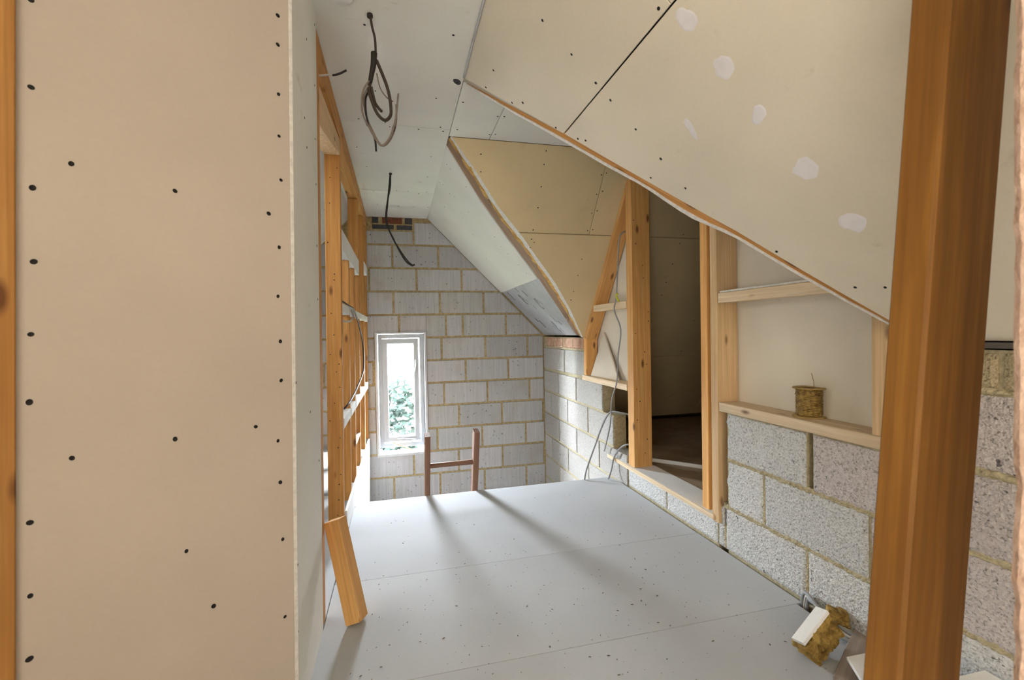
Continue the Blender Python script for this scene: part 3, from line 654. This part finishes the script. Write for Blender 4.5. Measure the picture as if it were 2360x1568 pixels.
# ------------------------------------------------------------------ things
# ladder standing in the stair void
lad = empty('ladder', (.325, 3.22, -2.45)); tag(lad, 'old brown wooden ladder top poking up through the stair void', 'ladder')
tl, tr_ = Vector((.172, 3.028, .388)), Vector((.494, 3.028, .392)); bl, br_ = Vector((.125, 3.40, -2.45)), Vector((.405, 3.40, -2.45))
beam('stile', bl, tl, .036, .088, (1, 0, 0), LADW, lad, .006); beam('stile', br_, tr_, .036, .088, (1, 0, 0), LADW, lad, .006)
for k in range(10):
    t = 1-(.215+.255*k)/2.86
    if t < .03: break
    a = bl.lerp(tl, t); b_ = br_.lerp(tr_, t); beam('rung', a, b_, .030, .034, (0, 0, 1), LADW, lad, .008)

# short timber leaning on the partition end
off = beam('timber_offcut', (-.168, 1.752, .008), (-.246, 1.84, .352), .056, .074, (1, -.30, 0), PINE_LIT, None, .002)
tag(off, 'short pine offcut leaning against the end of the partition board', 'timber')
# leaning timber post close to the viewpoint
c0 = Vector((.628+.053, .424+.0235, EYE)); ld = Vector((.97, -.24, 0))*.0755
pbot = c0-(Vector((0, 0, 1))+ld)*EYE; ptop = c0+(Vector((0, 0, 1))+ld)*.625
post = beam('timber_post', pbot, ptop, .106, .047, (1, 0, 0), PINE_D, None, .004)
tag(post, 'big backlit pine post leaning in the right foreground', 'timber post')
# rough edged insulation batt at the right border
bt = empty('insulation_batt', (.7, .29, 0)); tag(bt, 'pinkish rough edged insulation batt at the right border of the picture', 'insulation')
BF = Fr((0, .285, 0), (1, 0, 0), (0, 0, 1))
vs = []; fs = []; NZ = 150
for j in range(NZ+1):
    z = 1.60*j/NZ
    e = .5535+.006*noise.noise(Vector((z*14, 1, 1)))+.004*noise.noise(Vector((z*45, 2, 1)))
    vs += [(e, .280, z), (e+.004, .274, z), (.84, .274, z), (.84, .303, z), (e+.004, .303, z), (e-.001, .296, z)]
for j in range(NZ):
    for i in range(6): k = (i+1) % 6; fs.append((j*6+i, (j+1)*6+i, (j+1)*6+k, j*6+k))
fs += [(0, 1, 2, 3, 4, 5), tuple(NZ*6+i for i in (5, 4, 3, 2, 1, 0))]
mesh_obj('batt_core', vs, fs, BATT, bt)
slab('foil_flap', [(.541, 1.056), (.565, 1.05), (.567, 1.118), (.5405, 1.114)], BF, .003, FOIL, bt, .0005, .013)
slab('foil_flap', [(.541, .93), (.553, .93), (.553, .975), (.541, .97)], BF, .003, FOIL, bt, .0005, .013)

# wire spool on the plate
sp = empty('wire_spool', (1.545, 1.452, .697)); tag(sp, 'brass coloured spool of twisted wire standing on the pine wall plate', 'wire spool')
L0 = (1.545, 1.452, .697)
lathe('lower_flange', [(.0, .0), (.056, .0), (.058, .002), (.056, .005), (.0, .005)], SPOOLW, L0, sp)
lathe('upper_flange', [(.026, .110), (.054, .110), (.057, .112), (.054, .115), (.026, .115), (.026, .110)], SPOOLW, L0, sp)
lathe('core', [(.0, .006), (.026, .006), (.026, .112), (.022, .112), (.022, .03), (.0, .03)], BLACK, L0, sp)
hel = []
turns = 20
for i in range(turns*14+1):
    a = 2*math.pi*i/14; z = .008+.100*i/(turns*14)
    r = .0425+.0012*math.sin(i*2.9)+.0015*noise.noise(Vector((i*.3, 0, 0)))
    hel.append((L0[0]+r*math.cos(a), L0[1]+r*math.sin(a), L0[2]+z+.0022*math.sin(i*1.7)))
tube('wire_winding', hel, .0034, BRASS, sp, 1, 6)
lathe('wire_bed', [(.026, .006), (.041, .006), (.041, .110), (.026, .110)], BRASS, L0, sp)
tube('wire_end', [(1.56, 1.445, .80), (1.559, 1.443, .83), (1.553, 1.443, .85), (1.55, 1.445, .868)], .0011, BRASS, sp)

# cables hanging from the ceiling
yb = 1.691
def Pb(l, dy=0): return [(x, yb+dy+.01*math.sin(i*1.3), z) for i, (x, z) in enumerate(l)]
cb = empty('ceiling_cable_bundle', (-.068, yb, 2.166)); tag(cb, 'coiled dark cable bundle hanging from the near ceiling', 'cable')
tube('drop_cable', [(-.068, yb, 2.175), (-.062, yb, 2.126), (-.053, yb, 2.082), (-.052, yb, 2.02), (-.056, yb, 1.99)], .0042, BROWNC, cb)
tube('entry_grommet', [(-.068, yb, 2.166), (-.068, yb, 2.155)], .010, BLACK, cb, 2, 10)
tube('tape_wrap', [(-.057, yb, 2.035), (-.060, yb, 1.995), (-.066, yb, 1.965), (-.073, yb, 1.93)], .0105, BLACK, cb, 4, 8, taper=lambda t: 1.05-.35*t)
tube('cable_loop', Pb([(-.066, 1.98), (-.074, 1.93), (-.078, 1.905), (-.068, 1.863), (-.051, 1.82), (-.026, 1.804), (-.006, 1.828), (-.006, 1.87), (-.015, 1.914), (-.033, 1.965), (-.049, 2.01)]), .0058, BROWNC, cb)
tube('cable_loop', Pb([(-.068, 1.95), (-.078, 1.915), (-.090, 1.88), (-.089, 1.82), (-.078, 1.775), (-.062, 1.74), (-.059, 1.70)], .012), .0035, BLACK, cb)
tube('cable_loop', Pb([(-.075, 1.93), (-.094, 1.905), (-.102, 1.86), (-.098, 1.808), (-.075, 1.757), (-.052, 1.722), (-.036, 1.714), (-.010, 1.743), (.010, 1.80), (.022, 1.892)], -.01), .0032, BUNDLEC, cb)
tube('cable_loop', Pb([(-.078, 1.92), (-.096, 1.88), (-.090, 1.82), (-.070, 1.765), (-.048, 1.722), (-.030, 1.716), (-.006, 1.748), (.012, 1.80), (.014, 1.860)], .004), .0030, BUNDLEC, cb)
tube('cable_tail', Pb([(-.070, 1.92), (-.060, 1.875), (-.050, 1.855), (-.037, 1.835)], .01), .0052, BROWNC, cb)
tube('cable_tail', Pb([(-.050, 1.97), (-.040, 1.926), (-.018, 1.892), (.003, 1.874)], .012), .0022, BUNDLEC, cb)
tube('tape_wrap', [(-.088, yb+.01, 1.80), (-.083, yb+.01, 1.785)], .0065, BLACK, cb, 2)
tube('tape_wrap', [(.006, yb, 1.785), (.001, yb, 1.768)], .0058, BROWNC, cb, 2)
cb2 = empty('ceiling_cable_drop', (-.022, 3.323, 2.166)); tag(cb2, 'thin black cable dangling from the far ceiling before the block wall', 'cable')
d2 = [(-.022, 2.175), (-.033, 2.073), (-.047, 1.953), (-.056, 1.832), (-.023, 1.728), (.025, 1.639), (.076, 1.564), (.111, 1.531), (.129, 1.535)]
tube('cable_core', [(x, 3.323, z) for x, z in d2], .0055, BLACK, cb2)
tube('cable_core', [(x+.007*math.sin(i*1.9), 3.315+.006*math.cos(i*2.1), z-.01) for i, (x, z) in enumerate(d2[:-1])], .0045, BLACK, cb2)
tube('entry_grommet', [(-.022, 3.323, 2.166), (-.022, 3.323, 2.155)], .010, BLACK, cb2, 2, 10)
cs = empty('cable_stub', (-.252, 1.812, 1.992)); tag(cs, 'short pale cable stub with taped end sticking out of the partition top', 'cable')
tube('cable_sheath', [(-.275, 1.815, 1.998), (-.252, 1.80, 1.992), (-.225, 1.79, 1.992), (-.205, 1.785, 1.990)], .0035, GREYC2, cs)
tube('taped_end', [(-.207, 1.785, 1.990), (-.195, 1.783, 1.992), (-.178, 1.78, 1.998), (-.158, 1.778, 2.010)], .0038, BLACK, cs)
rose = empty('ceiling_junction_cover', (-.155, 1.60, 2.166)); tag(rose, 'round white plastic cover at the top edge of the ceiling', 'ceiling fitting')
lathe('cover', [(0, -.018), (.030, -.017), (.038, -.010), (.040, 0)], WHITE, (-.155, 1.612, 2.166), rose)
lathe('rim', [(.040, 0), (.0415, -.004), (.040, -.006), (.0385, -.004)], UPVC, (-.155, 1.612, 2.166), rose)
pc = tube('partition_cable', [(-.30, 2.60, 1.24), (-.268, 2.80, 1.215), (-.255, 2.95, 1.198), (-.253, 3.243, 1.125), (-.255, 3.6, .987), (-.257, 3.658, .789), (-.262, 3.19, .709), (-.275, 2.64, .664), (-.33, 2.52, .64)], .0055, BROWNC)
tag(pc, 'loose dark cable looping across the open partition studs', 'cable')
pc2 = tube('partition_cable', [(-.345, 2.60, 1.16), (-.29, 2.75, 1.125), (-.262, 2.86, 1.135), (-.258, 2.93, 1.17), (-.275, 2.96, 1.20)], .005, GREYC2)
tag(pc2, 'short pale cable curl behind the nearest open stud', 'cable')
ca = empty('wall_cable', (1.45, 2.9, 1.68)); tag(ca, 'long grey cable hanging down beside the post of the opening', 'cable')
tube('cable', [(1.53, 2.84, 1.72), (1.462, 2.83, 1.674), (1.458, 2.853, 1.518), (1.455, 2.879, 1.277), (1.452, 2.908, 1.183), (1.455, 2.823, 1.048), (1.455, 2.866, .871), (1.452, 2.885, .691), (1.445, 2.948, .563), (1.440, 2.974, .375), (1.445, 3.086, .162)], .0048, GREYC, ca)
tube('sleeve', [(1.456, 2.865, 1.295), (1.455, 2.878, 1.277), (1.453, 2.86, 1.255), (1.455, 2.845, 1.24)], .006, YELLOW, ca)
lc = tube('loop_cable', [(1.55, 2.80, .46), (1.47, 2.90, .476), (1.44, 2.978, .462), (1.41, 3.03, .37), (1.36, 3.07, .20), (1.275, 3.02, .06), (1.245, 2.985, .004)], .0062, GREYC)
tag(lc, 'grey cable arching out of the wall hole down to the floor edge', 'cable')
sc_ = tube('stub_cable', [(1.52, 2.74, .29), (1.462, 2.822, .263), (1.450, 2.93, .165), (1.435, 2.95, .07), (1.40, 2.93, .010)], .0058, GREYC)
tag(sc_, 'short grey cable end curving from the wall hole beside the sill', 'cable')
# grey cables through the hole in the floor
gcs = empty('floor_cable_loop', (1.46, 1.40, 0)); tag(gcs, 'bunch of grey cables rising through a hole in the floor by the wall', 'cable')
for k, (dx, r) in enumerate([(0, .0065), (.012, .0055), (.022, .006)]):
    tube('cable', [(1.462, 1.415-dx, -.05), (1.462, 1.405-dx, .03), (1.452-dx*.4, 1.375-dx, .055-k*.006), (1.425-dx*.2+k*.012, 1.29, .035), (1.40+k*.020, 1.22, .022), (1.415+k*.02, 1.15, .015), (1.43, 1.05, .010)], r, GREYC if k != 1 else GREYC2, gcs)
# laminated insulation offcut and bits by the wall
wo = empty('insulation_offcut', (1.30, 1.15, 0)); tag(wo, 'chunk of yellow mineral wool with a white board face on the floor by the post', 'insulation')
A_ = Vector((1.200, 1.155, .062)); B_ = Vector((1.318, 1.175, .132)); ax = (B_-A_).normalized(); dn = Vector((.49, -.18, -.80)); dn = (dn-ax*dn.dot(ax)).normalized(); bk = ax.cross(dn).normalized()
if bk.y < 0: bk = -bk
cen = (A_+B_)/2
beam('board_face', A_+bk*.018, B_+bk*.018, .012, .044, dn, WHITE, wo, .001)
wfr = Fr(cen+dn*.045-bk*.006, ax, -dn)
if wfr.N.dot(bk) > 0: wfr = Fr(cen+dn*.045-bk*.006, -ax, -dn)
rough_block('wool_core', -.068, .068, -.040, .038, wfr, .055, WOOL, wo, amp=.016, cell=.006)
wl2 = rough_block('wool_scrap', -.03, .03, -.025, .025, Fr((1.437, 1.235, .045), (.8, -.6, 0), (0, 0, 1)), .04, WOOL, None, amp=.012, cell=.006)
tag(wl2, 'small tuft of yellow mineral wool half hidden behind the post', 'insulation')
pk = beam('timber_strip', (1.235, 1.035, .012), (1.50, 1.19, .012), .022, .075, (0, 0, 1), GREYW, None); tag(pk, 'grey timber strip lying under the wool offcut', 'timber')
pk2 = slab('board_scrap', [(1.22, .98), (1.40, .985), (1.41, 1.06), (1.27, 1.07)], Fr((0, 0, .030), (1, 0, .03), (0, 1, 0)), .010, WHITE, None, .001); tag(pk2, 'torn white board scrap lying on the grey timber strip', 'board')
# low stack of board offcuts behind the post
for k in range(5):
    o = slab('board_offcut', [(1.05+.006*k, .30), (1.468-.002*k, .28), (1.468-.002*k, .875-.006*k), (1.05+.006*k, .885-.006*k)], Fr((0, 0, .030*(k+1)-.001), (1, 0, 0), (0, 1, 0)), .029, WHITE, None, .002)
    tag(o, ['lowest', 'second lowest', 'middle', 'second highest', 'topmost'][k]+' white board of the low stack behind the foreground post', 'board', 'stacked white boards')
# triangular offcut in the niche
tri = slab('triangular_offcut', [(-.02, .35), (-.14, 0), (.27, 0)], Fr((1.510, 3.29, .6825), (.10, -1, 0), (.16, 0, 1)), .0125, IVORY, None, .001)
tag(tri, 'triangular plasterboard offcut propped between the raking stud and the post', 'board')
wb = beam('white_batten', (1.66, 2.80, .157), (1.93, 2.50, .157), .022, .022, (0, 0, 1), WHITE, None); tag(wb, 'white batten lying on the dark floor beyond the opening', 'batten')
# stick in front of the window
stk = beam('wooden_stick', (-.065, 4.60, -.006), (.12, 4.61, -.098), .012, .014, (0, 0, 1), PINE_L, None, .003); tag(stk, 'thin pale stick lying on the window sill', 'stick')
# torn corner where the slopes meet the ceiling
tc_ = blob(.283, -2.062, .016, .026, CEIL, BRICK_D, ceiling, 'torn_hole', .5, 9)
# shrinkage foil strip in the joint between ceiling and slope
tube('joint_tape', [(.306+.003*noise.noise(Vector((i, 0, 0))), .9+i*.062, 2.163) for i in range(19)], .0045, FOIL, ceiling, 2, 6)

# specks and chips on the floor: nobody could count them
random.seed(21); vs = []; fs = []
for i in range(400):
    x = random.uniform(-.2, 1.42); y = random.triangular(.9, 2.95, 1.3); s = random.choice([.001, .0012, .0014, .0018, .0026]); a = random.uniform(0, 6.28); l = s*random.uniform(1, 2.4)
    ca_, sa_ = math.cos(a), math.sin(a); k = len(vs)
    for u, v_, z in ((-l, -s*.6, .0002), (l, -s*.5, .0002), (l*.8, s*.6, .0002), (-l, s*.5, .0002), (0, 0, s*.7+.0004)):
        vs.append((x+u*ca_-v_*sa_, y+u*sa_+v_*ca_, z))
    fs += [(k, k+1, k+4), (k+1, k+2, k+4), (k+2, k+3, k+4), (k+3, k, k+4)]
db = mesh_obj('floor_debris', vs, fs, noisy('debris', (.06, .045, .035), (.20, .15, .11), 60), None)
tag(db, 'small dark specks and wood chips scattered over the pale floor', 'debris', kind='stuff')
